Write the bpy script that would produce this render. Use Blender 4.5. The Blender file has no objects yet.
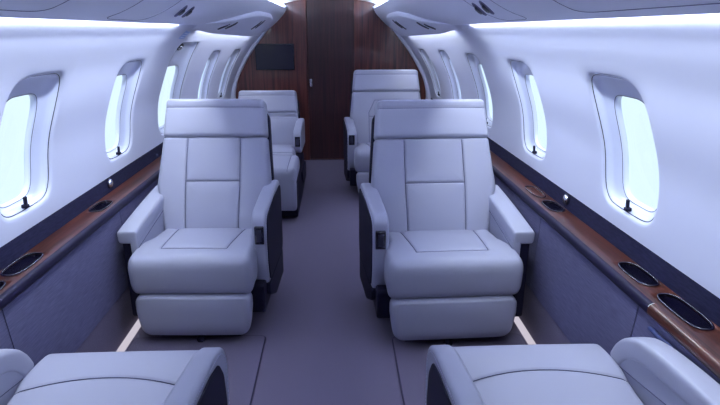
import bpy, bmesh, math, random
import numpy as np
from mathutils import Vector, Matrix
random.seed(7)
PI = math.pi
SC = bpy.context.scene
COL = SC.collection

# ------------------------------------------------------------------ materials
def new_mat(name):
    m = bpy.data.materials.new(name); m.use_nodes = True
    nt = m.node_tree
    return m, nt, nt.nodes['Principled BSDF']

def N(nt, typ, **kw):
    n = nt.nodes.new(typ)
    for k, v in kw.items(): setattr(n, k, v)
    return n

def plain(name, col, rough=.5, metal=0., coat=0., spec=.5, bump=0., bscale=200., emit=None, estr=0.):
    m, nt, b = new_mat(name)
    b.inputs['Base Color'].default_value = (*col, 1)
    b.inputs['Roughness'].default_value = rough
    b.inputs['Metallic'].default_value = metal
    b.inputs['Coat Weight'].default_value = coat
    b.inputs['Coat Roughness'].default_value = .08
    b.inputs['Specular IOR Level'].default_value = spec
    if emit:
        b.inputs['Emission Color'].default_value = (*emit, 1)
        b.inputs['Emission Strength'].default_value = estr
    tc = N(nt, 'ShaderNodeTexCoord')
    nz = N(nt, 'ShaderNodeTexNoise'); nz.inputs['Scale'].default_value = bscale; nz.inputs['Detail'].default_value = 4
    nt.links.new(tc.outputs['Object'], nz.inputs['Vector'])
    if bump:
        bp = N(nt, 'ShaderNodeBump'); bp.inputs['Strength'].default_value = bump; bp.inputs['Distance'].default_value = .002
        nt.links.new(nz.outputs['Fac'], bp.inputs['Height']); nt.links.new(bp.outputs['Normal'], b.inputs['Normal'])
    return m

def two_tone(name, c1, c2, scale, stretch=(1, 1, 1), rough=.6, bump=.3, coat=0., detail=6, dist=.002, lo=.35, hi=.65, spec=.5, distort=0.):
    m, nt, b = new_mat(name)
    tc = N(nt, 'ShaderNodeTexCoord'); mp = N(nt, 'ShaderNodeMapping')
    mp.inputs['Scale'].default_value = stretch
    nz = N(nt, 'ShaderNodeTexNoise'); nz.inputs['Scale'].default_value = scale
    nz.inputs['Detail'].default_value = detail; nz.inputs['Distortion'].default_value = distort
    rp = N(nt, 'ShaderNodeValToRGB')
    rp.color_ramp.elements[0].position = lo; rp.color_ramp.elements[0].color = (*c1, 1)
    rp.color_ramp.elements[1].position = hi; rp.color_ramp.elements[1].color = (*c2, 1)
    nt.links.new(tc.outputs['Object'], mp.inputs['Vector']); nt.links.new(mp.outputs['Vector'], nz.inputs['Vector'])
    nt.links.new(nz.outputs['Fac'], rp.inputs['Fac']); nt.links.new(rp.outputs['Color'], b.inputs['Base Color'])
    b.inputs['Roughness'].default_value = rough
    b.inputs['Coat Weight'].default_value = coat; b.inputs['Coat Roughness'].default_value = .06
    b.inputs['Specular IOR Level'].default_value = spec
    if bump:
        bp = N(nt, 'ShaderNodeBump'); bp.inputs['Strength'].default_value = bump; bp.inputs['Distance'].default_value = dist
        nt.links.new(nz.outputs['Fac'], bp.inputs['Height']); nt.links.new(bp.outputs['Normal'], b.inputs['Normal'])
    return m

LEATHER = plain('leather', (.345, .350, .445), rough=.42, bump=.12, bscale=420, spec=.45)
LEATHER2 = plain('leather_pad', (.375, .38, .475), rough=.38, bump=.1, bscale=420, spec=.5)
LINER = plain('liner', (.60, .62, .77), rough=.45, bump=.03, bscale=300, spec=.35)
CEIL = plain('ceiling_liner', (.74, .76, .90), rough=.5, bump=.03, bscale=300, spec=.3)
BEZEL = plain('bezel', (.66, .70, .88), rough=.25, coat=.3, spec=.5)
NAVY = plain('dark_trim', (.009, .008, .026), rough=.6, spec=.2, bump=.05)
GLOSSBLACK = plain('gloss_dark', (.008, .007, .022), rough=.12, coat=.5)
RIM = plain('rim_dark', (.010, .008, .030), rough=.55, spec=.15)
METAL = plain('brushed_metal', (.75, .75, .82), rough=.25, metal=1.)
SCREEN = plain('screen_glass', (.007, .007, .024), rough=.3, spec=.4)
KEYS = plain('control_keys', (.03, .03, .06), rough=.35)
GROOVE = plain('groove', (.16, .16, .27), rough=.8)
BINDING = plain('mat_binding', (.05, .04, .085), rough=.9)
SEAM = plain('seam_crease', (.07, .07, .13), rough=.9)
STITCH = plain('stitch', (.62, .63, .78), rough=.6)
BLUE = plain('blue_webbing', (.018, .03, .12), rough=.6, bump=.5, bscale=90)
CARPET = two_tone('carpet', (.150, .130, .190), (.215, .188, .265), 420, rough=.95, bump=.9, dist=.004, spec=.1)
CARPET2 = two_tone('mat_carpet', (.140, .122, .180), (.200, .175, .250), 480, rough=.95, bump=.9, dist=.004, spec=.1)
BAND = two_tone('band_fabric', (.012, .012, .034), (.020, .020, .052), 160, (1, .15, 1), rough=.85, bump=.4, spec=.1)
FABRIC = two_tone('wall_fabric', (.105, .102, .185), (.150, .147, .245), 150, (1, .10, 2.2), rough=.85, bump=.25, dist=.002, spec=.15)
WOOD_H = two_tone('ledge_veneer', (.018, .006, .005), (.130, .038, .024), 26, (1.6, .07, 1.6), rough=.3, bump=.02, spec=.3, coat=.3, distort=.7, lo=.3, hi=.72)
WOOD_V = two_tone('bulkhead_veneer', (.032, .008, .010), (.165, .046, .036), 30, (1.3, 1.3, .045), rough=.3, bump=.015, coat=.45, distort=.8, lo=.3, hi=.72)
WOOD_D = two_tone('door_veneer', (.016, .005, .008), (.062, .018, .020), 34, (1.3, 1.3, .045), rough=.4, bump=.03, coat=.4, distort=.8, lo=.3, hi=.72)

def emitter(name, col, s):
    m = bpy.data.materials.new(name); m.use_nodes = True; nt = m.node_tree
    nt.nodes.clear()
    e = N(nt, 'ShaderNodeEmission'); o = N(nt, 'ShaderNodeOutputMaterial')
    e.inputs['Color'].default_value = (*col, 1); e.inputs['Strength'].default_value = s
    nt.links.new(e.outputs[0], o.inputs['Surface'])
    return m
COVE = emitter('cove_led', (.78, .88, 1.), 170.)
DOME_LED = emitter('dome_led', (.78, .88, 1.), 48.)
PSU_LED = emitter('panel_led', (.80, .88, 1.), 22.)
FLOOR_LED = emitter('floor_led', (.92, .84, .98), .62)

def glass_mat():
    m = bpy.data.materials.new('window_glass'); m.use_nodes = True; nt = m.node_tree
    nt.nodes.clear()
    t = N(nt, 'ShaderNodeBsdfTransparent'); t.inputs['Color'].default_value = (.93, .97, 1, 1)
    g = N(nt, 'ShaderNodeBsdfGlossy'); g.inputs['Roughness'].default_value = .03
    mx = N(nt, 'ShaderNodeMixShader'); mx.inputs['Fac'].default_value = .06
    o = N(nt, 'ShaderNodeOutputMaterial')
    nt.links.new(t.outputs[0], mx.inputs[1]); nt.links.new(g.outputs[0], mx.inputs[2]); nt.links.new(mx.outputs[0], o.inputs['Surface'])
    return m
GLASS = glass_mat()

# ------------------------------------------------------------------ helpers
def mesh_obj(name, verts, faces, mat, parent=None, smooth=True, weld=0., fmat=None, flip=False):
    me = bpy.data.meshes.new(name)
    me.from_pydata([tuple(map(float, v)) for v in verts], [], [tuple(int(i) for i in f) for f in faces])
    mats = mat if isinstance(mat, (list, tuple)) else [mat]
    for m in mats: me.materials.append(m)
    if fmat is not None:
        me.polygons.foreach_set('material_index', fmat)
    if weld or flip:
        bm = bmesh.new(); bm.from_mesh(me)
        if weld: bmesh.ops.remove_doubles(bm, verts=bm.verts, dist=weld)
        if weld: bmesh.ops.recalc_face_normals(bm, faces=bm.faces)
        if flip: bmesh.ops.reverse_faces(bm, faces=bm.faces)
        bm.to_mesh(me); bm.free()
    me.polygons.foreach_set('use_smooth', [smooth] * len(me.polygons))
    me.update()
    o = bpy.data.objects.new(name, me); COL.objects.link(o)
    if parent: o.parent = parent
    return o

class MB:
    def __init__(s): s.v = []; s.f = []; s.m = []
    def add(s, vs, fs, mi=0):
        b = len(s.v); s.v += [tuple(v) for v in vs]; s.f += [tuple(b + i for i in f) for f in fs]; s.m += [mi] * len(fs)
    def box(s, x0, x1, y0, y1, z0, z1, mi=0):
        vs = [(x, y, z) for x in (x0, x1) for y in (y0, y1) for z in (z0, z1)]
        s.add(vs, [(0, 1, 3, 2), (4, 6, 7, 5), (0, 4, 5, 1), (2, 3, 7, 6), (0, 2, 6, 4), (1, 5, 7, 3)], mi)
    def sheet(s, fn, us, vs, mi=0):
        P = [fn(float(u), float(v)) for u in us for v in vs]; n = len(vs)
        s.add(P, [(i * n + j, i * n + j + 1, (i + 1) * n + j + 1, (i + 1) * n + j) for i in range(len(us) - 1) for j in range(n - 1)], mi)
    def tube(s, pts, r, n=8, closed=False, mi=0):
        P = [Vector(p) for p in pts]; m = len(P); vs = []; nrm = None
        for i, p in enumerate(P):
            a = P[(i - 1) % m] if (closed or i) else p; b = P[(i + 1) % m] if (closed or i < m - 1) else p
            t = (b - a).normalized()
            if nrm is None:
                nrm = t.orthogonal().normalized()
            nrm = (nrm - t * nrm.dot(t)).normalized(); bi = t.cross(nrm)
            for k in range(n):
                a_ = 2 * PI * k / n; vs.append(p + (nrm * math.cos(a_) + bi * math.sin(a_)) * r)
        fs = []
        for i in range(m if closed else m - 1):
            for k in range(n):
                j = (i + 1) % m
                fs.append((i * n + k, i * n + (k + 1) % n, j * n + (k + 1) % n, j * n + k))
        if not closed: fs += [tuple(range(n))[::-1], tuple((m - 1) * n + k for k in range(n))]
        s.add(vs, fs, mi)
    def build(s, name, mat, parent=None, smooth=False, weld=0., bevel=0.):
        o = mesh_obj(name, s.v, s.f, mat, parent, smooth, weld, s.m)
        if bevel:
            md = o.modifiers.new('b', 'BEVEL'); md.width = bevel; md.segments = 3; md.limit_method = 'ANGLE'
            o.data.polygons.foreach_set('use_smooth', [True] * len(o.data.polygons))
            w = o.modifiers.new('w', 'WEIGHTED_NORMAL'); w.keep_sharp = True
        return o

def empty(name, loc, rz=0):
    o = bpy.data.objects.new(name, None); COL.objects.link(o); o.location = loc; o.rotation_euler = (0, 0, rz); o.empty_display_size = .1
    return o
def tag(o, label=None, cat=None, group=None, kind=None):
    if label: o['label'] = label
    if cat: o['category'] = cat
    if group: o['group'] = group
    if kind: o['kind'] = kind
    return o
def struct(o): o['kind'] = 'structure'; return o

def spline(pts, n=200):
    """Catmull-Rom through pts, resampled by arc length -> array (n,2), total length"""
    P = np.array(pts, float); P = np.vstack([2 * P[0] - P[1], P, 2 * P[-1] - P[-2]]); out = []
    for i in range(1, len(P) - 2):
        for t in np.linspace(0, 1, 30, endpoint=False):
            a, b, c, d = P[i - 1], P[i], P[i + 1], P[i + 2]
            out.append(.5 * ((2 * b) + (-a + c) * t + (2 * a - 5 * b + 4 * c - d) * t * t + (-a + 3 * b - 3 * c + d) * t ** 3))
    out.append(P[-2]); out = np.array(out)
    L = np.concatenate([[0], np.cumsum(np.linalg.norm(np.diff(out, axis=0), axis=1))])
    s = np.linspace(0, L[-1], n)
    return np.stack([np.interp(s, L, out[:, 0]), np.interp(s, L, out[:, 1])], 1), L[-1]

def seg_dist(X, S, poly):
    D = np.full(X.shape, 9.)
    for (x0, s0), (x1, s1) in zip(poly[:-1], poly[1:]):
        dx, ds = x1 - x0, s1 - s0; l2 = dx * dx + ds * ds + 1e-12
        t = np.clip(((X - x0) * dx + (S - s0) * ds) / l2, 0, 1)
        D = np.minimum(D, np.hypot(X - x0 - t * dx, S - s0 - t * ds))
    return D

def slab(name, path, w, Hf, Hb, mat, parent, rx=.03, rs=.03, rc=.03, seams=(), crown=.01, xf=None, mx=1, cx=0., sx=1., step=.0055, gd=.0055, gs=.0050, kexp=.75, path_is_front=True, skew=None):
    """soft upholstered slab: path (y,z) runs up/back, w(sn) half width, seams are polylines in (x, s)"""
    C, L = spline(path)
    ns = max(6, int((L - 2 * rs) / step)); nc = 8
    ph = np.linspace(0, PI / 2, nc + 1)
    so = rs * (1 - np.cos(ph)); ko = np.sin(ph) ** kexp
    S = np.concatenate([so, np.linspace(rs, L - rs, ns + 1)[1:-1], L - so[::-1]])
    KS = np.concatenate([ko, np.ones(ns - 1), ko[::-1]])
    wf = w if callable(w) else (lambda q: w)
    W = np.array([wf(q / L) for q in S])
    e = np.minimum(S, L - S); W = W - np.where(e < rc, rc * (1 - np.sqrt(np.clip(1 - ((rc - e) / rc) ** 2, 0, 1))), 0)
    wmax = W.max(); nx = max(6, int(2 * (wmax - rx) / step))
    xo = rx * (1 - np.cos(ph)); tin = np.linspace(-1, 1, nx + 1)[1:-1]
    KX = np.concatenate([ko, np.ones(nx - 1), ko[::-1]])
    rows = []
    for q, ww in zip(S, W):
        r_ = min(rx, ww * .9); f = r_ / rx
        rows.append(np.concatenate([-(ww - xo * f), tin * (ww - r_), (ww - xo * f)[::-1]]))
    X = np.array(rows); SS = np.repeat(S[:, None], X.shape[1], 1)
    K = KS[:, None] * KX[None, :]
    dist = np.full(X.shape, 9.)
    for p in seams: dist = np.minimum(dist, seg_dist(X, SS, p))
    gr = gd * np.exp(-(dist / gs) ** 2)
    puff = 1 - np.exp(-(dist / .035) ** 1.5)
    xn = X / W.max(); sn = SS / L
    cr = crown * (1 - np.abs(xn) ** 2.5) * (1 - np.abs(2 * sn - 1) ** 4) + (.005 * puff if len(seams) else 0)
    f = Hf * K + cr * K - gr * (K > .3) * K
    b = -Hb * K
    if path_is_front: f = f - Hf; b = b - Hf
    cs = np.linspace(0, L, len(C))
    PY = np.interp(S, cs, C[:, 0]); PZ = np.interp(S, cs, C[:, 1])
    g = np.gradient(C, axis=0); g /= np.linalg.norm(g, axis=1)[:, None]
    TY = np.interp(S, cs, g[:, 0]); TZ = np.interp(S, cs, g[:, 1])
    NYv, NZv = -TZ, TY
    n, m = X.shape
    def pos(D):
        y = PY[:, None] + NYv[:, None] * D; z = PZ[:, None] + NZv[:, None] * D
        x = (X + cx) * sx
        if skew: x = x + skew(y) * sx
        return np.stack([x * mx, y, z], 2).reshape(-1, 3)
    vs = np.vstack([pos(f), pos(b)])
    if xf is not None: vs = xf(vs)
    idx = np.arange(n * m).reshape(n, m); fs = []
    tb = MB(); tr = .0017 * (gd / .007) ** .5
    kk = lambda o, r: (math.sin(math.acos(max(0, 1 - o / r))) ** kexp) if o < r else 1.
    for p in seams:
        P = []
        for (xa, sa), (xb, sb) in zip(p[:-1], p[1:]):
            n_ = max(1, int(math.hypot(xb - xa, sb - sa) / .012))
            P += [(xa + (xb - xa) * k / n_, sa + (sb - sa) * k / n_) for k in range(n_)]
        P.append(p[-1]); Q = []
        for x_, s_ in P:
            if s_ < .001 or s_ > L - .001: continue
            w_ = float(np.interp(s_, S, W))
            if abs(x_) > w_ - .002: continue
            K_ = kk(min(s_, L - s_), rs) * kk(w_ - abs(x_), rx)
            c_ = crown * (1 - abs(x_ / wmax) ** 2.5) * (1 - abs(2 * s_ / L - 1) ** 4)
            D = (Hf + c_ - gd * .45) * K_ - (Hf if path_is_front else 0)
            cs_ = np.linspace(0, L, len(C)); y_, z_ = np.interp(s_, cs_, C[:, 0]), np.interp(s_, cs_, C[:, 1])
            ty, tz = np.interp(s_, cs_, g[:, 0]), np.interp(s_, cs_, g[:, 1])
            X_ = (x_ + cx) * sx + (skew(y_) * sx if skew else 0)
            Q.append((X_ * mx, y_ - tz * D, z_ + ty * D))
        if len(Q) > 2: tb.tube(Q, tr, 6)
    A, B_, Cc, D_ = idx[:-1, :-1].ravel(), idx[:-1, 1:].ravel(), idx[1:, 1:].ravel(), idx[1:, :-1].ravel()
    front = np.stack([A, B_, Cc, D_], 1); back = np.stack([A, D_, Cc, B_], 1) + n * m
    fs_ = np.vstack([front, back]).tolist(); fm = [0] * len(fs_); vl = vs.tolist(); b0 = len(vl)
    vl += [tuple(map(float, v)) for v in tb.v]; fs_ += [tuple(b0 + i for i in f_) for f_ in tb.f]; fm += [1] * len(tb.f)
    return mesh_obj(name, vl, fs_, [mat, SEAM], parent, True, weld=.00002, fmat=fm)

def round_poly(pts, r, n=6):
    out = []; m = len(pts)
    rr = r if isinstance(r, (list, tuple)) else [r] * m
    for i in range(m):
        p = Vector(pts[i]); a = Vector(pts[i - 1]); b = Vector(pts[(i + 1) % m])
        da = (a - p); db = (b - p); R = min(rr[i], da.length * .48, db.length * .48)
        p0 = p + da.normalized() * R; p1 = p + db.normalized() * R
        for k in range(n + 1):
            t = k / n; out.append(((1 - t) ** 2 * p0 + 2 * t * (1 - t) * p + t * t * p1)[:])
    return out

def prism(name, pts, x0, x1, mat, parent=None, r=.012, cr=.02, mx=1, sx=1., skew=None, mb=None):
    """(y,z) outline extruded along x with rounded rims"""
    P = round_poly(pts, cr); m = len(P)
    # dense resample of long edges
    Q = []
    for i in range(m):
        a = Vector(P[i]); b = Vector(P[(i + 1) % m]); k = max(1, int((b - a).length / .03))
        for j in range(k): Q.append((a + (b - a) * j / k)[:])
    P = Q; m = len(P)
    area = sum(P[i][0] * P[(i + 1) % m][1] - P[(i + 1) % m][0] * P[i][1] for i in range(m))
    sg = 1 if area > 0 else -1
    nr = []
    for i in range(m):
        t = Vector(P[(i + 1) % m]) - Vector(P[i - 1]); t.normalize(); nr.append(Vector((-t.y, t.x)) * sg)
    _b = min(max(p[0] for p in P) - min(p[0] for p in P), max(p[1] for p in P) - min(p[1] for p in P))
    rings = [(r + min(.012, _b * .2), 0)] + [(r * (1 - math.sin(a)), r * (1 - math.cos(a))) for a in np.linspace(0, PI / 2, 5)]
    vs = []; seq = [(i, x0 + d) for i, d in rings] + [(i, x1 - d) for i, d in rings[::-1]]
    for ins, x in seq:
        for p, q in zip(P, nr):
            y, z = p[0] + q.x * ins, p[1] + q.y * ins
            xx = (x + (skew(y) if skew else 0)) * sx * mx
            vs.append((xx, y, z))
    fs = []
    for k in range(len(seq) - 1):
        for i in range(m):
            j = (i + 1) % m; fs.append((k * m + i, k * m + j, (k + 1) * m + j, (k + 1) * m + i))
    fs.append(tuple(range(m))); fs.append(tuple((len(seq) - 1) * m + i for i in range(m))[::-1])
    return mesh_obj(name, vs, fs, mat, parent, True, weld=.00001)

def holed_sheet(pos, us, vs, holes, rings, n_exp=5.):
    """sheet in (u,v) with rounded holes. holes: (u0,u1,v0,v1,cell margins). rings: list of (inset metres, depth)"""
    U = sorted(set([round(u, 5) for u in us] + [round(x, 5) for h in holes for x in np.linspace(h[0] - h[4], h[1] + h[4], 25)]))
    V = sorted(set([round(v, 5) for v in vs] + [round(x, 5) for h in holes for x in np.linspace(h[2] - h[5], h[3] + h[5], 25)]))
    def inside(u, v):
        for h in holes:
            if h[0] - h[4] < u < h[1] + h[4] and h[2] - h[5] < v < h[3] + h[5]: return True
        return False
    mb = MB(); idx = {}
    for u in U:
        for v in V: idx[u, v] = len(mb.v); mb.v.append(pos(u, v, 0))
    for i in range(len(U) - 1):
        for j in range(len(V) - 1):
            if not inside((U[i] + U[i + 1]) / 2, (V[j] + V[j + 1]) / 2):
                mb.f.append((idx[U[i], V[j]], idx[U[i + 1], V[j]], idx[U[i + 1], V[j + 1]], idx[U[i], V[j + 1]])); mb.m.append(0)
    for h in holes:
        a0, a1, b0, b1 = [round(x, 5) for x in (h[0] - h[4], h[1] + h[4], h[2] - h[5], h[3] + h[5])]
        hu = [u for u in U if a0 - 1e-6 <= u <= a1 + 1e-6]; hv = [v for v in V if b0 - 1e-6 <= v <= b1 + 1e-6]
        loop = [(u, hv[0]) for u in hu[:-1]] + [(hu[-1], v) for v in hv[:-1]] + [(u, hv[-1]) for u in hu[:0:-1]] + [(hu[0], v) for v in hv[:0:-1]]
        prev = [idx[q] for q in loop]; uc, vc = (h[0] + h[1]) / 2, (h[2] + h[3]) / 2; m = len(loop)
        for ins, d in rings:
            ring = hole_ring(h, ins, loop, n_exp)
            cur = []
            for (u, v) in ring: cur.append(len(mb.v)); mb.v.append(pos(u, v, d))
            for i in range(m):
                j = (i + 1) % m; mb.f.append((prev[i], prev[j], cur[j], cur[i])); mb.m.append(0)
            prev = cur
    return mb

def hole_ring(h, ins, loop=None, n_exp=5., m=96):
    uc, vc = (h[0] + h[1]) / 2, (h[2] + h[3]) / 2; a = (h[1] - h[0]) / 2 - ins; b = (h[3] - h[2]) / 2 - ins
    out = []
    A, B = (h[1] - h[0]) / 2, (h[3] - h[2]) / 2
    if loop is None:
        loop = [(uc + A * 1.3 * math.cos(t), vc + B * 1.3 * math.sin(t)) for t in np.linspace(0, 2 * PI, m, endpoint=False)]
    for u, v in loop:
        du, dv = (u - uc) / A, (v - vc) / B
        k = (abs(du) ** n_exp + abs(dv) ** n_exp) ** (-1 / n_exp)
        out.append((uc + a * du * k, vc + b * dv * k))
    return out

# ------------------------------------------------------------------ cabin section
Y0, Y1 = -1.3, 6.48
_MAIN = [(1.128, .735), (1.124, .86), (1.108, 1.0), (1.068, 1.13), (1.0, 1.29), (.905, 1.42), (.845, 1.48), (.795, 1.54), (.735, 1.60), (.66, 1.65)]
_AFT = [(1.125, .735), (1.095, .86), (1.04, 1.0), (.975, 1.12), (.865, 1.28), (.76, 1.41), (.71, 1.47), (.67, 1.53), (.63, 1.58), (.58, 1.63)]
WALL_P, WALL_L = spline(_MAIN, 300)
WALL_A = spline(_AFT, 300)[0]
def aft_mix(y):
    t = min(1, max(0, (y - 3.2) / 3.3)); return t * t
_cs = np.linspace(0, WALL_L, 300); _g = np.gradient(WALL_P, axis=0); _g /= np.linalg.norm(_g, axis=1)[:, None]
def wall_pt(side, y, s, d=0.):
    k = aft_mix(y)
    x = float(np.interp(s, _cs, WALL_P[:, 0] * (1 - k) + WALL_A[:, 0] * k)); z = float(np.interp(s, _cs, WALL_P[:, 1] * (1 - k) + WALL_A[:, 1] * k))
    tx = np.interp(s, _cs, _g[:, 0]); tz = np.interp(s, _cs, _g[:, 1])
    nx, nz = tz, -tx          # outward
    return (side * (x + nx * d), y, z + nz * d)
def s_at_z(z): return float(np.interp(z, WALL_P[:, 1], _cs))

SB, ST = s_at_z(.806), s_at_z(1.305)
WIN = {-1: [(-0.10, 0.29, SB, ST), (0.93, 1.32, SB, ST), (1.90, 2.29, SB, ST), (2.86, 3.25, SB, ST), (3.74, 4.29, SB - .03, s_at_z(1.40)), (4.82, 5.21, SB, ST), (5.65, 6.04, SB, ST)],
       1: [(-0.20, 0.20, SB, ST), (0.78, 1.17, SB, ST), (1.75, 2.15, SB, ST), (2.78, 3.17, SB, ST), (3.80, 4.20, SB, ST), (4.76, 5.14, SB, ST), (5.68, 6.04, SB, ST)]}
side_name = {-1: 'left', 1: 'right'}

wcount = 0
for sd in (-1, 1):
    holes = [(a, b, c, d, .05, .045) for a, b, c, d in WIN[sd]]
    f = lambda u, v, d, sd=sd: wall_pt(sd, u, v, d)
    ys = np.arange(Y0, Y1 + .01, .1); ss = np.linspace(0, WALL_L, 40)
    # keep the inner grid free of lines cutting into narrow margins
    mb = holed_sheet(f, ys, ss, holes, [(-.018, 0), (-.009, .001), (-.003, .004), (0, .010), (.002, .018), (.003, .030)])
    wl = struct(mb.build('wall_' + side_name[sd], LINER, None, True, weld=.0002))
    for k, (a, b, c, d) in enumerate(WIN[sd]):
        wcount += 1
        exit_ = (sd == -1 and k == 4)
        hh = (a, b, c, d)
        # window surround (bezel): shallow tray then inner reveal
        top = .10 if exit_ else 0.
        mb = MB()
        R = [(.002, .012), (.006, .012), (.010, .020), (.018, .029), (.030, .034)]
        rr = [hole_ring(hh, i_, None, 5.) for i_, _ in R]
        m = 96; vs = []
        for (i_, dd), ring in zip(R, rr): vs += [wall_pt(sd, u, v, dd) for u, v in ring]
        # inner opening
        ih = (a + .045, b - .088, c + .035, d - (.22 if exit_ else .095))
        R2 = [(-.010, .038), (-.002, .040), (.002, .046), (.003, .060)]
        loop = [(u, v) for u, v in rr[-1]]
        for i_, dd in R2: 
            r2 = hole_ring(ih, i_, None, 4.5)
            vs += [wall_pt(sd, u, v, dd) for u, v in r2]
        nr = len(R) + len(R2)
        fs = [(q * m + i, q * m + (i + 1) % m, (q + 1) * m + (i + 1) % m, (q + 1) * m + i) for q in range(nr - 1) for i in range(m)]
        wo = struct(mesh_obj('window_%d' % wcount, vs, fs, BEZEL, None, True))
        # pane
        r3 = hole_ring(ih, .004, None, 4.5)
        vs = [wall_pt(sd, u, v, .058) for u, v in r3]
        mesh_obj('pane', vs, [tuple(range(len(vs)))], GLASS, wo, False)
        # dark tube stands in for shade in the liner gap; seal round the pane
        g = MB(); g.tube([wall_pt(sd, u, v, .011) for u, v in hole_ring(hh, .003, None, 5.)], .0016, 6, True)
        g.build('gap_shade', GLOSSBLACK, wo, True)
        g = MB(); g.tube([wall_pt(sd, u, v, .0395) for u, v in hole_ring(ih, -.004, None, 4.5)], .0013, 6, True)
        g.build('pane_seal', KEYS, wo, True)
        # shade pull clip at the sill
        if not exit_:
            g = MB(); yc = (a + b) / 2 - (.0 if sd == 1 else .01); sc = c + .012
            for y_a, y_b, s_a, s_b, d_a, d_b in ((yc - .011, yc + .011, sc - .004, sc + .010, -.002, .02), (yc - .008, yc + .008, sc + .006, sc + .040, .002, .012)):
                P = [wall_pt(sd, y, s, dd) for y in (y_a, y_b) for s in (s_a, s_b) for dd in (d_a, d_b)]
                g.add(P, [(0, 1, 3, 2), (4, 6, 7, 5), (0, 4, 5, 1), (2, 3, 7, 6), (0, 2, 6, 4), (1, 5, 7, 3)])
            g.build('shade_handle', NAVY, wo, True, bevel=.003)
        else:
            g = MB(); yc = 3.93; s_ = d - .075
            g.tube([wall_pt(sd, yc + .05 * math.cos(t), s_ + .020 * math.sin(t), .028) for t in np.linspace(0, 2 * PI, 30, endpoint=False)], .006, 8, True)
            hd = g.build('exit_handle', KEYS, wo, True)
            g = MB(); P = [wall_pt(sd, y, s, dd) for y in (yc - .03, yc + .03) for s in (s_ - .007, s_ + .007) for dd in (.02, .032)]
            g.add(P, [(0, 1, 3, 2), (4, 6, 7, 5), (0, 4, 5, 1), (2, 3, 7, 6), (0, 2, 6, 4), (1, 5, 7, 3)])
            g.build('grip', METAL, hd, True, bevel=.003)
    # dark fabric band under the liner, fabric panels below the ledge, carpet kick below them
    g = MB()
    g.sheet(lambda u, v: (sd * np.interp(v, [0, 1], [1.118, 1.128]), u, np.interp(v, [0, 1], [.655, .735])), np.linspace(Y0, Y1, 60), [0, 1])
    g.sheet(lambda u, v: (sd * np.interp(v, [0, 1], [1.128, 1.145]), u, np.interp(v, [0, 1], [.735, .733])), np.linspace(Y0, Y1, 60), [0, 1])
    g.build('band_strip', BAND, wl)
    cuts = [Y0, -.4, .6, 1.62 if sd == -1 else 1.56, 2.44 if sd == 1 else 2.62, 3.5, 4.5, 5.5, Y1]
    for y0, y1 in zip(cuts[:-1], cuts[1:]):
        g = MB(); zt, zb = .626, .235; sl = .05
        P = [(y0 + .003, zb), (y1 - .003, zb), (y1 - .003, zt), (y0 + .003, zt)]
        # the joint leans a little: top nearer the camera
        P = [(p[0] + (sl if p[1] == zb and p[0] not in (Y0 + .003, Y1 - .003) else 0), p[1]) for p in P]
        vs = [(sd * 1.0, p[0], p[1]) for p in P] + [(sd * 1.012, p[0], p[1]) for p in P]
        g.add(vs, [(0, 1, 2, 3), (7, 6, 5, 4), (0, 4, 5, 1), (1, 5, 6, 2), (2, 6, 7, 3), (3, 7, 4, 0)])
        g.build('fabric_panel', FABRIC, wl)
    g = MB(); g.box(sd * 1.012, sd * 1.02, Y0, Y1, .0, .626); g.build('backing', NAVY, wl)
    g = MB(); g.box(sd * 1.002, sd * 1.012, Y0, Y1, 0, .24)
    struct(g.build('baseboard_' + side_name[sd], CARPET, None))

# floor
g = MB(); g.box(-1.02, 1.02, Y0, Y1, -.05, 0)
struct(g.build('floor', CARPET, None))
for sd in (-1, 1):
    g = MB(); g.box(sd * .970, sd * 1.0015, Y0 + .02, 6.3, 0, .012)
    o = g.build('floor_light_strip', FLOOR_LED, None)
    tag(o, 'thin glowing white light strip along the floor at the foot of the %s wall' % side_name[sd], 'light strip', 'floor light strips')

# ceiling: side panels, cove lamps, dome
PAN_M = spline([(.475, 1.685), (.525, 1.628), (.60, 1.572), (.69, 1.524), (.79, 1.492)], 60)[0]
PAN_A = spline([(.475, 1.685), (.50, 1.64), (.54, 1.595), (.59, 1.545), (.655, 1.49)], 60)[0]
def pan_pt(sd, y, t, d=0.):
    """t 0..1 from upper lip to lower lip, d = offset into the cabin"""
    k = aft_mix(y); PAN = PAN_M * (1 - k) + PAN_A * k
    q = np.linspace(0, 1, 60); x = np.interp(t, q, PAN[:, 0]); z = np.interp(t, q, PAN[:, 1])
    gx = np.interp(t, q, np.gradient(PAN[:, 0])); gz = np.interp(t, q, np.gradient(PAN[:, 1])); l = math.hypot(gx, gz)
    return (float(sd * (x + gz / l * d)), y, float(z - gx / l * d))
def lip_x(y): return abs(pan_pt(1, y, 1)[0])
mb = MB(); ys = np.linspace(Y0, Y1, 80)
for sd in (-1, 1):
    mb.sheet(lambda u, t: pan_pt(sd, u, t), ys, np.linspace(0, 1, 24))
    lip = [(0, 1.4915), (.006, 1.4935), (.008, 1.499), (0, 1.509), (-.03, 1.535)]
    mb.sheet(lambda u, t: (sd * (lip_x(u) + lip[int(t)][0]), u, lip[int(t)][1]), ys, range(5))
    lip2 = [(.475, 1.685), (.474, 1.690), (.478, 1.693), (.50, 1.688), (.53, 1.675)]
    mb.sheet(lambda u, t: (sd * lip2[int(t)][0], u, lip2[int(t)][1]), ys, range(5))
dome = spline([(-.56, 1.665), (-.545, 1.70), (-.50, 1.735), (-.40, 1.762), (-.22, 1.79), (0, 1.80), (.22, 1.79), (.40, 1.762), (.50, 1.735), (.545, 1.70), (.56, 1.665)], 60)[0]
mb.sheet(lambda u, t: (dome[int(t)][0], u, dome[int(t)][1]), ys, range(60))
for sd in (-1, 1):
    mb.sheet(lambda u, t: (sd * (.56 + .06 * t), u, 1.665), ys, [0, 1])
FILL = {}
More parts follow.
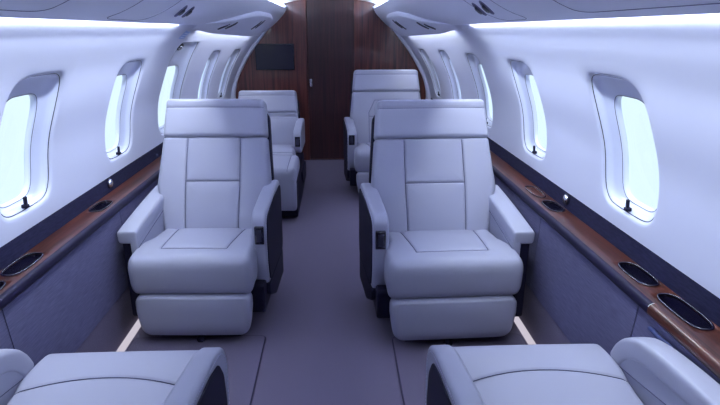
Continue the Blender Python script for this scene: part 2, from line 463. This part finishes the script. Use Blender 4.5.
ceil_o = struct(mb.build('ceiling', CEIL, None, True))

for sd in (-1, 1):
    g = MB(); g.sheet(lambda u, t: (sd * (.800 + .010 * t), u, 1.510 + .008 * t), np.linspace(.75, 3.36, 12), [0, 1])
    g.sheet(lambda u, t: (sd * (.798 + .010 * t), u, 1.511 + .008 * t), np.linspace(.75, 3.36, 12), [0, 1])
    o = g.build('cove_light', COVE, None)
    tag(o, 'long white cove light hidden above the windows on the %s side' % side_name[sd], 'cove light', 'window cove lights')
    g = MB(); g.sheet(lambda u, t: (sd * (.522 + .018 * t), u, 1.690 + .012 * t), np.linspace(1.0, 6.40, 12), [0, 1])
    o = g.build('dome_light', DOME_LED, None)
    tag(o, 'white light line along the %s edge of the central ceiling dome' % side_name[sd], 'dome light', 'ceiling dome lights')
    # infill between wall and ceiling panel aft of the cove
    def fill(u, t, sd=sd):
        a = min(1, max(0, (u - 3.34) / .34)); a = a * a * (3 - 2 * a)
        s0 = s_at_z(1.39); s1 = s_at_z(1.60)
        p = Vector(wall_pt(1, u, s0 + (s1 - s0) * t))
        A = Vector(wall_pt(1, u, s0)); T = (Vector(wall_pt(1, u, s0 + .01)) - Vector(wall_pt(1, u, s0 - .01))).normalized()
        Bz = Vector((lip_x(u) + .001, u, 1.4925)); M = A + T * (Bz - A).length * .5
        q = (1 - t) ** 2 * A + 2 * t * (1 - t) * M + t * t * Bz
        r = p.lerp(q, a); n = Vector(wall_pt(1, u, s0, -.0012)) - A
        r = r + n * (1 - t)
        return (sd * r.x, r.y, r.z)
    FILL[sd] = fill
    g = MB(); g.sheet(fill, np.concatenate([np.linspace(3.32, 3.70, 24), np.linspace(3.75, Y1, 30)]), np.linspace(0, 1, 16))
    struct(g.build('trim_%d' % (1 if sd < 0 else 2), LINER, None, True))

    # overhead service pod aft
    y0, y1 = 3.62, 6.05
    def pod_h(q):
        if q <= 0 or q >= 1: return 0
        return math.sin(PI * q) ** .8 if q < .5 else (1 - ((q - .5) / .5) ** 4) ** .5
    def bot(u):
        q = (u - y0) / (y1 - y0); return Vector((lip_x(u) + .030, u, 1.468 - .040 * min(1, q * 1.3)))
    def pod(u, t, sd=sd):
        q = (u - y0) / (y1 - y0); h = pod_h(q)
        tt = .30 + (1 - .30) * (1 - h)      # upper limit on the panel
        up = Vector(pan_pt(1, u, tt, -.001)); b = bot(u)
        mid = Vector(pan_pt(1, u, min(1, (tt + 1.02) / 2), .030 * h))
        if t < .15:  # rounded shoulder
            k = t / .15
        base = (1 - t) ** 2 * up + 2 * t * (1 - t) * mid + t * t * b
        bulge = .026 * min(1, h * 1.5) * (min(1, t / .08) ** .5)
        n = Vector((-.66, 0, -.75))
        r = base + n * bulge
        return (sd * r.x, r.y, r.z)
    us = y0 + (y1 - y0) * (1 - np.cos(np.linspace(0, PI, 60))) / 2
    g = MB(); g.sheet(pod, us, np.concatenate([np.linspace(0, .12, 10), np.linspace(.14, 1, 26)]))
    # underside returning to the wall
    def under(u, t, sd=sd):
        p = Vector(pod(u, 1, 1)); w_ = Vector((lip_x(u) + .09, u, p.z + .035)); r = p.lerp(w_, t); return (sd * r.x, r.y, r.z)
    root = empty('overhead_service_panel', (sd * .66, 4.5, 1.5))
    tag(root, 'white lens-shaped overhead panel with small vents above the rear %s windows' % side_name[sd], 'overhead panel', 'overhead service panels')
    def loc(o, root=root): o.parent = root; o.matrix_parent_inverse = Matrix.Translation(-Vector(root.location)); return o
    loc(g.build('panel_shell', CEIL, None, True))
    g = MB(); g.sheet(under, us, [0, .12]); loc(g.build('panel_lip', CEIL, None, True))
    g = MB(); g.sheet(under, us[12:-6], [.12, .55]); loc(g.build('lamp', PSU_LED, None, True))
    for (uu, tt, L_) in ((4.00, .46, .03), (4.12, .40, .03), (5.05, .46, .025), (5.17, .40, .025)):
        g = MB()
        for dx in (-.010, .010):
            P = [Vector(pod(uu + a_ * L_ , tt + dx * 4 - a_ * .15, 1)) + Vector((-.002, 0, -.003)) for a_ in (-1, -.66, -.33, 0, .33, .66, 1)]
            g.tube([(sd * p.x, p.y, p.z) for p in P], .0045, 6)
        loc(g.build('vent', KEYS, None, True))

    # paired round air vents in the panel just ahead of the pod
    for i, (yy, tt) in enumerate(((2.72, .60), (2.85, .60)) if sd < 0 else ((2.30, .59), (2.43, .60))):
        ro = empty('air_vent', pan_pt(sd, yy, tt, 0))
        tag(ro, 'dark oval ceiling air vent on the %s side, the %s of its pair' % (side_name[sd], 'nearer' if i == 0 else 'farther'), 'air vent', 'ceiling air vents')
        def el(k, a_, d, yy=yy, tt=tt, sd=sd): return Vector(pan_pt(sd, yy + .024 * k * math.cos(a_) + .045 * k * math.sin(a_), tt + .12 * k * math.sin(a_), d)) - Vector(ro.location)
        g = MB(); A = [2 * PI * k / 32 for k in range(32)]
        g.tube([el(1, a_, .001) for a_ in A], .004, 6, True); g.build('rim', GROOVE, ro, True)
        g = MB(); rings = [(1, .0008), (.7, .0012), (.35, .001)]; vs = [el(k, a_, d) for k, d in rings for a_ in A] + [el(0, 0, .001)]
        fs = [(q * 32 + j, q * 32 + (j + 1) % 32, (q + 1) * 32 + (j + 1) % 32, (q + 1) * 32 + j) for q in range(2) for j in range(32)] + [(64 + j, 64 + (j + 1) % 32, 96) for j in range(32)]
        g.add(vs, fs); g.build('dish', NAVY, ro, True)
        g = MB(); g.tube([el(.42, a_, .006) for a_ in A], .006, 6, True); g.build('nozzle', KEYS, ro, True)
    # hatch joints pressed into the ceiling panel
    def joint(pts, closed):
        g = MB(); P = []
        Rr = round_poly(pts, .10, 6) if closed else pts
        for i in range(len(Rr)):
            if i == len(Rr) - 1 and not closed: P.append(Rr[i]); break
            a_, b_ = Vector(Rr[i]), Vector(Rr[(i + 1) % len(Rr)])
            for k in range(6): P.append((a_ + (b_ - a_) * k / 6)[:])
        g.tube([pan_pt(sd, y, t, .0002) for y, t in P], .0013, 5, closed)
        return g.build('panel_joint', GROOVE, ceil_o, True)
    joint([(2.12, .20), (2.45, .20), (2.45, .93), (2.12, .93)] if sd > 0 else [(2.10, .30), (2.50, .30), (2.50, .93), (2.10, .93)], True)
    joint([(.7, .15), (1.62, .15), (1.62, .86), (.7, .86)], True)

# end arch and bulkhead
def arch(k):  # inner edge of the end frame, from floor left over the top to floor right
    return None
prof = [(1.0, .0), (1.02, .3), (1.07, .60), (1.082, .77), (1.045, .93), (.975, 1.07), (.895, 1.20), (.805, 1.32), (.70, 1.45), (.60, 1.565), (.50, 1.675), (.46, 1.705)]
PR = spline(prof, 80)[0]
for sd in (-1, 1):
    g = MB()
    def fr(u, t, sd=sd):
        p = PR[int(t)]; o = [(0.07, 0), (.004, 0), (0, .006), (0, .09)][int(u)]
        return (sd * (p[0] + o[0]), 6.39 + o[1], p[1] + o[0] * .6)
    g.sheet(fr, range(4), range(80))
    struct(g.build('trim_%d' % (3 if sd < 0 else 4), LINER, None, True))
g = MB(); g.box(-1.3, -.262, 6.48, 6.52, 0, 1.9); g.box(.262, 1.3, 6.48, 6.52, 0, 1.9); g.box(-.40, .40, 6.54, 6.6, -.05, 1.9)  # last box is added unseen behind the door to block light through its gaps
struct(g.build('wall_back', WOOD_V, None))
g = MB(); g.box(-.258, .258, 6.500, 6.53, .012, 1.88)
dr = struct(g.build('door_1', WOOD_D, None))
g = MB(); g.box(-.245, -.215, 6.492, 6.501, .85, .935); g.build('door_handle', METAL, dr, bevel=.004)
g = MB(); g.box(-.262, .262, 6.45, 6.50, 0, .008); struct(g.build('trim_5', METAL, None))
g = MB(); g.box(-1.3, 1.3, Y0 - .04, Y0, 0, 1.9); struct(g.build('wall_front', WOOD_V, None))
g = MB(); g.box(-.835, -.41, 6.452, 6.479, 1.045, 1.325); tvo = empty('television', (-.62, 6.46, 1.18))
g2 = MB(); g2.box(-.215, .215, -.015, .018, -.142, .142); g2.build('casing', GLOSSBLACK, tvo, bevel=.004)
g2 = MB(); g2.box(-.207, .207, -.018, -.0155, -.133, .133); g2.build('screen', SCREEN, tvo)
tag(tvo, 'black flat television mounted on the wood bulkhead left of the door', 'television')

# blue placard on the left wall
PL = plain('placard', (.30, .45, .80), rough=.5); PW = plain('placard_mark', (.62, .72, .95), rough=.5)
def on_fill(u, v, d):
    p = Vector(FILL[-1](u, v)); return (p.x + d, p.y, p.z - d * .5)
g = MB(); g.sheet(lambda u, v: on_fill(u, v, .002), [3.60, 3.64, 3.68, 3.72], [.18, .3, .4, .55])
for k in range(3): g.sheet(lambda u, v: on_fill(u, v, .003), [3.61, 3.64, 3.67, 3.70 + .01 * (k % 2)], [.22 + .10 * k, .27 + .10 * k], 1)
tag(g.build('placard', [PL, PW], None, True), 'small pale blue placard on the left wall below the cove light end', 'sign')

# ------------------------------------------------------------------ side ledges
for sd in (-1, 1):
    ro = empty('side_ledge', (sd * 1.06, 2.5, .64))
    tag(ro, 'glossy wood veneer ledge with dark rim running below the %s windows' % side_name[sd], 'ledge', 'cabin side ledges')
    inv = Matrix.Translation(-Vector(ro.location))
    def par(o): o.parent = ro; o.matrix_parent_inverse = inv; return o
    if sd < 0: cups = [(1.56, 1.74, 1.032, 1.108, 'open'), (1.79, 1.99, 1.032, 1.108, 'open'), (2.49, 2.66, 1.030, 1.100, 'open')]
    else: cups = [(1.34, 1.56, 1.036, 1.110, 'open'), (1.62, 1.81, 1.036, 1.110, 'open'), (2.40, 2.57, 1.035, 1.105, 'open'), (2.63, 2.84, 1.040, 1.100, 'lid')]
    holes = [(a, b, c, d, .015, .006) for a, b, c, d, _ in cups]
    f = lambda u, v, d: (sd * v, u, .665 - d)
    mb = holed_sheet(f, np.arange(Y0, Y1, .1), [1.012, 1.02, 1.113, 1.116], holes, [(-.001, 0), (0, .003), (0, .010)], 3.0)
    par(mb.build('ledge_top', WOOD_H, None, True, weld=.0002))
    rim = [(1.012, .665), (1.006, .6645), (.998, .661), (.993, .654), (.992, .638), (.994, .632), (1.0, .630), (1.022, .630)]
    ye = 1.50 if sd > 0 else 1.60
    for nm, ya, yb, mt in (('ledge_edge', Y0, ye, WOOD_H), ('ledge_rim', ye + .002, Y1, RIM)):
        g = MB(); g.sheet(lambda u, t: (sd * rim[int(t)][0], u, rim[int(t)][1]), np.linspace(ya, yb, 40), range(len(rim)))
        par(g.build(nm, mt, None, True))
    for a, b, c, d, kind in cups:
        hh = (a, b, c, d); ring = hole_ring(hh, 0, None, 3., 64)
        g = MB(); g.tube([(sd * v, u, .6665) for u, v in ring], .0035, 8, True)
        ho = par(g.build('cup_holder' if kind == 'open' else 'ashtray', GLOSSBLACK, None, True))
        g = MB(); vs = []; dep = [(0, .004), (.004, .02), (.008, .05), (.016, .055)] if kind == 'open' else [(0, .001), (.01, .0), (.02, -.001)]
        for i_, dd in dep: vs += [(sd * v, u, .665 - dd) for u, v in hole_ring(hh, i_, None, 3., 64)]
        vs.append((sd * (c + d) / 2, (a + b) / 2, .665 - dep[-1][1])); nR = len(dep)
        fs = [(q * 64 + j, q * 64 + (j + 1) % 64, (q + 1) * 64 + (j + 1) % 64, (q + 1) * 64 + j) for q in range(nR - 1) for j in range(64)] + [((nR - 1) * 64 + j, (nR - 1) * 64 + (j + 1) % 64, nR * 64) for j in range(64)]
        g.add(vs, fs); g.build('well' if kind == 'open' else 'lid', GLOSSBLACK if kind == 'open' else WOOD_H, ho, True).matrix_parent_inverse = Matrix.Identity(4)
    # chrome knob on the dark band
    yk = 2.84 if sd < 0 else 2.46
    kn = empty('chrome_knob', (sd * 1.122, yk, .708))
    tag(kn, 'small round chrome knob set in the dark band on the %s side' % side_name[sd], 'knob', 'chrome wall knobs')
    for nm, r_, x_, mt in (('bezel_ring', .027, .0, NAVY), ('cap', .021, .006, METAL)):
        g = MB(); A = [2 * PI * k / 24 for k in range(24)]
        prof_ = [(r_, 0), (r_, x_ + .004), (r_ * .8, x_ + .008), (r_ * .4, x_ + .010), (.0005, x_ + .0105)]
        vs = [(-sd * px, pr * math.cos(a_), pr * math.sin(a_)) for pr, px in prof_ for a_ in A]
        g.add(vs, [(q * 24 + j, q * 24 + (j + 1) % 24, (q + 1) * 24 + (j + 1) % 24, (q + 1) * 24 + j) for q in range(4) for j in range(24)])
        g.build(nm, mt, kn, True)

# blue webbing tucked under the right ledge by the near seat
g = MB(); g.tube([(.990, 1.47 - .02 * k, .598 + .002 * math.sin(k * 1.7)) for k in range(20)], .007, 10)
tag(g.build('seat_belt', BLUE, None, True), 'dark blue belt webbing tucked between the right ledge and the near right seat', 'seat belt')

# floor mats
for sd, lab in ((-1, 'left'), (1, 'right')):
    pts = round_poly([(.315, 1.0), (.955, 1.0), (.955, 2.49 if sd < 0 else 2.45), (.315, 2.49 if sd < 0 else 2.45)], .03, 5)
    g = MB(); m = len(pts); hs = [(0, 0), (0, .007), (.003, .010)]
    c_ = Vector((.63, 1.7)); vs = []
    for ins, z in hs:
        for p in pts:
            q = Vector(p); q = q - (q - c_).normalized() * ins; vs.append((sd * q.x, q.y, z + .0002))
    g.add(vs, [(k * m + i, k * m + (i + 1) % m, (k + 1) * m + (i + 1) % m, (k + 1) * m + i) for k in range(2) for i in range(m)] + [tuple(2 * m + i for i in range(m))])
    mo = g.build('floor_mat', CARPET2, None)
    g = MB(); g.tube([(sd * q[0], q[1], .004) for q in pts], .0055, 6, True); g.build('binding', BINDING, mo, True)
    tag(mo, 'raised purple grey carpet mat on the floor between the two front %s seats' % lab, 'mat', 'carpet mats')

# ------------------------------------------------------------------ seats
def arc(x0, x1, s0, sm, n=14):
    return [(x0 + (x1 - x0) * k / n, s0 + (sm - s0) * (1 - (2 * k / n - 1) ** 2)) for k in range(n + 1)]

def make_seat(name, loc, rz, label, sx=1., mx=1, kind='upright', group='cabin seats'):
    """local frame: sitter faces -y, front edge y=0, +x*mx is the aisle side"""
    ro = empty(name, loc, rz); tag(ro, label, 'seat', group)
    kw = dict(mx=mx, sx=sx)
    low = kind == 'low'; rec = kind == 'reclined'
    stp = .0036 if kind in ('upright', 'reclined') else .006
    # seat cushion
    if rec:
        cs = [arc(-.26, .26, .135, .065), [(-.215, .16), (-.205, .5)], [(.215, .16), (.205, .5)]]
        cs = [arc(-.272, .272, .255, .19, 20)]
    else:
        cs = [[(-.178, .50), (-.155, .128), (.155, .128), (.178, .50)]]
        if low: cs = [[(-.05, 0), (-.05, .5)], [(-.28, .06), (.28, .06)]]
    wq = lambda q: (.268 if rec else .286) - (.012 if rec else .026) * max(0, min(1, (q - .35) / .2))
    slab('seat_cushion', [(-.012, .458), (.12, .472), (.30, .462), (.52, .440)], wq, .098, .095, LEATHER, ro, rx=.030, rs=.055, rc=.04, step=stp, seams=cs, crown=.006, kexp=.5, **kw)
    # leg rest
    if low:
        lr = slab('leg_rest', [(-.48, .440), (-.2, .450), (.02, .450)], .305, .065, .075, LEATHER, ro, rx=.03, rs=.04, rc=.05, seams=[[(.235, .0), (.235, .6)]], crown=.006, cx=.024, **kw)
        prism('leg_rest_front', [(-.455, .10), (-.475, .20), (-.475, .37), (-.36, .37), (-.36, .10)], -.27, .322, LEATHER, ro, r=.02, cr=.03, **kw)
        prism('leg_rest_shroud', [(-.37, .02), (-.37, .345), (.66, .345), (.66, .02)], -.27, .325, NAVY, ro, r=.008, cr=.03, **kw)
    else:
        slab('leg_rest', [(.035, .052), (.012, .11), (.004, .20), (.004, .279)], lambda q: .255 + .016 * min(1, q * 1.6), .05, .06, LEATHER, ro, rx=.03, rs=.016, rc=.045, crown=.008, kexp=.55, **kw)
    # backrest
    if rec:
        hinge = Vector((.46, .44)); ang = math.radians(-48)
        def rot(pts):
            out = []
            for y, z in pts:
                v = Vector((y, z)) - hinge; c_, s_ = math.cos(ang), math.sin(ang)
                out.append((hinge.x + v.x * c_ - v.y * s_ , hinge.y + v.x * s_ + v.y * c_))
            return out
    else:
        rot = lambda p: p
    dz = -.18 if low else 0.
    bw = lambda q: float(np.interp(q, [0, .25, .52, 1], [.255, .28, .308, .284]))
    bp = [(.445, .40), (.487, .52), (.545, .66), (.605, .79 + dz * .6), (.655 + dz * .25, .912 + dz)]
    Lb = spline(bp)[1]
    if low:
        seams = [[(.02, .1), (.02, Lb)]]
    elif kind == 'rear':
        seams = [[(-.15, .06), (-.15, Lb * .62)] + [(-.15 + .05 * (1 - math.cos(t)), Lb * .62 + .12 * math.sin(t)) for t in np.linspace(.2, PI / 2, 6)] + [(.10, Lb * .62 + .12), (.15, Lb * .62), (.15, .06)], [(-.15, Lb * .55), (.15, Lb * .55)]]
    else:
        seams = [[(-.140, .02), (-.145, Lb * .5), (-.142, Lb + .01)], [(.140, .02), (.145, Lb * .5), (.142, Lb + .01)], [(-.144, Lb * .555), (.144, Lb * .555)]]
    slab('backrest', rot(bp), bw, .06, .065, LEATHER, ro, rx=.030, rs=.016, rc=.014, step=stp, seams=seams, crown=.010, **kw)
    hp = [(.648 + dz * .25, .908 + dz), (.690 + dz * .25, 1.01 + dz), (.724 + dz * .25, 1.112 + dz)]
    slab('headrest', rot(hp), lambda q: .286 - .018 * q, .068, .07, LEATHER2, ro, rx=.026, rs=.022, rc=.026, crown=.008, kexp=.55, seams=[[(-.3, .165), (.3, .165)]], gd=.003, **kw)
    # rear shell
    sp = rot([(.535, .38), (.565, .52), (.635, .70), (.72 + dz * .25, .91 + dz), (.775 + dz * .25, 1.04 + dz)])
    slab('back_shell', sp, lambda q: float(np.interp(q, [0, .4, 1], [.28, .315, .285])), .03, .045, NAVY, ro, rx=.02, rs=.02, rc=.05, crown=0, step=.02, **kw)
    # aisle-side armrest
    sk = lambda y: (.045 if sx > 1.05 else .012) * max(0, y - .2)
    ap = [(.205, .245), (.172, .36), (.170, .50), (.180, .598), (.225, .628), (.45, .660), (.66, .672), (.70, .62), (.70, .30), (.66, .245)]
    if low: ap = [(.20, .425), (.17, .48), (.175, .54)] + ap[3:8] + [(.70, .425)]
    if rec: ap = [(.12, .245), (.085, .36), (.075, .46), (.115, .535), (.22, .575), (.50, .625), (.66, .632), (.70, .60), (.70, .30), (.66, .245)]
    a1 = prism('armrest', ap, .264, .334, LEATHER2, ro, r=.014, cr=.028, skew=sk, **kw)
    dp = [(.228, .262), (.196, .37), (.194, .49), (.204, .578), (.24, .602), (.45, .632), (.655, .640), (.675, .61), (.675, .30), (.655, .262)]
    if rec: dp = [(.165, .265), (.150, .37), (.165, .47), (.215, .535), (.32, .565), (.50, .592), (.655, .595), (.675, .57), (.675, .30), (.655, .265)]
    if not low: prism('side_panel', dp, .330, .339, NAVY, a1, r=.003, cr=.02, skew=sk, **kw)
    st = MB(); rp = round_poly([(.214, .255), (.184, .365), (.182, .495), (.193, .588), (.232, .614), (.45, .646), (.66, .656)], .02, 3)[4:-4]
    P = []
    for i in range(len(rp) - 1):
        a_, b_ = Vector(rp[i]), Vector(rp[i + 1]); k = max(1, int((b_ - a_).length / .006))
        for j in range(k): P.append(a_ + (b_ - a_) * j / k)
    if rec:
        rp = spline([(.118, .30), (.112, .37), (.108, .46), (.145, .525), (.24, .562), (.50, .610), (.64, .616)], 110)[0]
        P = [Vector((float(a_), float(b_))) for a_, b_ in rp]
    for i in range(0, len(P) - 1, 2):
        st.tube([((.3348 + sk(p.x)) * sx * mx, p.x, p.y) for p in (P[i], P[i + 1])], .0012, 4)
    if not low: st.build('stitching', STITCH, a1)
    # control pad in the arm's front face
    xa, xb = .280, .324
    cz, cy = (.055, .012) if kind in ('low', 'rear') else (.038, 0.010)
    if not rec: prism('control_panel', [(.152 + cy, .435 + cz), (.152 + cy, .535 + cz - cy), (.186 + cy, .535 + cz - cy), (.186 + cy, .435 + cz)], xa, xb, GLOSSBLACK, a1, r=.004, cr=.006, **kw)
    if not rec: prism('control_key', [(.1495 + cy, .450 + cz), (.1495 + cy, .520 + cz - cy), (.155 + cy, .520 + cz - cy), (.155 + cy, .450 + cz)], xa + .010, xb - .010, KEYS, a1, r=.002, cr=.002, **kw)
    # window-side armrest: padded cap on a leather cheek
    az = 0.
    pad = slab('armrest', [(.085, .470), (.115, .522), (.165, .568), (.25, .602), (.42, .622), (.68, .632)] if rec else [(.100, .562), (.25, .585), (.45, .612), (.68, .636)], .040 if rec else .047, .03, .034, LEATHER2, ro, rx=.012, rs=.007, rc=.012, crown=.004, cx=-.294 if rec else -.305, kexp=.5, **kw)
    prism('cheek_panel', [(.12, .28), (.102, .44), (.15, .52), (.25, .572), (.40, .60), (.66, .61), (.66, .28)] if rec else [(.118, .28), (.108, .525), (.25, .555), (.45, .585), (.66, .61), (.66, .28)], -.296, -.260, LEATHER, ro, r=.008, cr=.02, **kw)
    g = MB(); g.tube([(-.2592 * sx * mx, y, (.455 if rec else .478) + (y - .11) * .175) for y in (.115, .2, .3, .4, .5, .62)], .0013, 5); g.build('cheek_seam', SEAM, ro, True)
    prism('outer_panel', [(.15, .10), (.13, .42), (.17, .52), (.26, .56), (.40, .585), (.66, .60), (.66, .10)] if rec else [(.135, .10), (.125, .525), (.25, .55), (.45, .58), (.66, .60), (.66, .10)], -.330 if rec else -.340, -.297, NAVY, ro, r=.008, cr=.02, **kw)
    # shroud and base
    prism('shroud', [(.135, .12), (.12, .275), (.66, .275), (.66, .12)], -.30, .318, NAVY, ro, r=.01, cr=.02, **kw)
    prism('arm_plinth', [(.23, .175), (.205, .20), (.205, .252), (.68, .252), (.68, .10), (.40, .10)], .262, .336, NAVY, ro, r=.008, cr=.02, skew=sk, **kw)
    b = MB(); b.box(-.20 * sx, .20 * sx, .10, .62, .011, .125); b.build('base', NAVY, ro, bevel=.01)
    b = MB(); b.tube([(0.01 * mx, .05, .024), (0.01 * mx, .12, .024)], .017, 12); b.build('track_stop', NAVY, ro, True)
    return ro

make_seat('cabin_seat', (-.634, 2.385, 0), math.radians(-2), 'pale leather seat facing the camera, front one of the left row beside the aisle', 1.0, 1)
make_seat('cabin_seat', (.590, 2.300, 0), math.radians(2), 'pale leather seat facing the camera, front one of the right row beside the aisle', 1.10, -1)
make_seat('cabin_seat', (.530, 4.72, 0), 0, 'tall pale leather seat at the back right, before the wood bulkhead', 1.14, -1, 'rear')
make_seat('lounge_seat', (-.590, 4.66, 0), 0, 'low backed pale leather seat at the back left with extended leg cushion', 1.0, 1, 'low')
make_seat('cabin_seat', (-.636, 1.645, 0), PI, 'nearest left leather seat turned away from the camera, cut by the bottom edge', 1.0, -1, 'reclined')
make_seat('cabin_seat', (.660, 1.630, 0), PI, 'nearest right leather seat turned away from the camera, cut by the bottom edge', 1.0, 1, 'reclined')

# ------------------------------------------------------------------ world, camera
w = bpy.data.worlds.new('sky'); SC.world = w; w.use_nodes = True; nt = w.node_tree
bg = nt.nodes['Background']; bg.inputs['Color'].default_value = (.72, .88, 1., 1); bg.inputs['Strength'].default_value = 1.15

cam = bpy.data.cameras.new('camera'); co = bpy.data.objects.new('camera', cam); COL.objects.link(co)
F = 560.; a_ = 172.; b_ = 25.
cam.sensor_width = 36; cam.lens = 36 * F / 720; cam.clip_start = .02
p_ = math.atan2(a_, F); psi = math.asin(b_ / math.sqrt(a_ * a_ + b_ * b_ + F * F))
co.location = (.05, 0, 1.46); co.rotation_euler = (PI / 2 - p_, 0, -psi)
SC.camera = co
vs_ = SC.view_settings; vs_.view_transform = 'Standard'; vs_.look = 'None'; vs_.gamma = 1; vs_.use_curve_mapping = False; vs_.exposure = .08
SC.cycles.use_denoising = True
SC.cycles.max_bounces = 10; SC.cycles.diffuse_bounces = 6
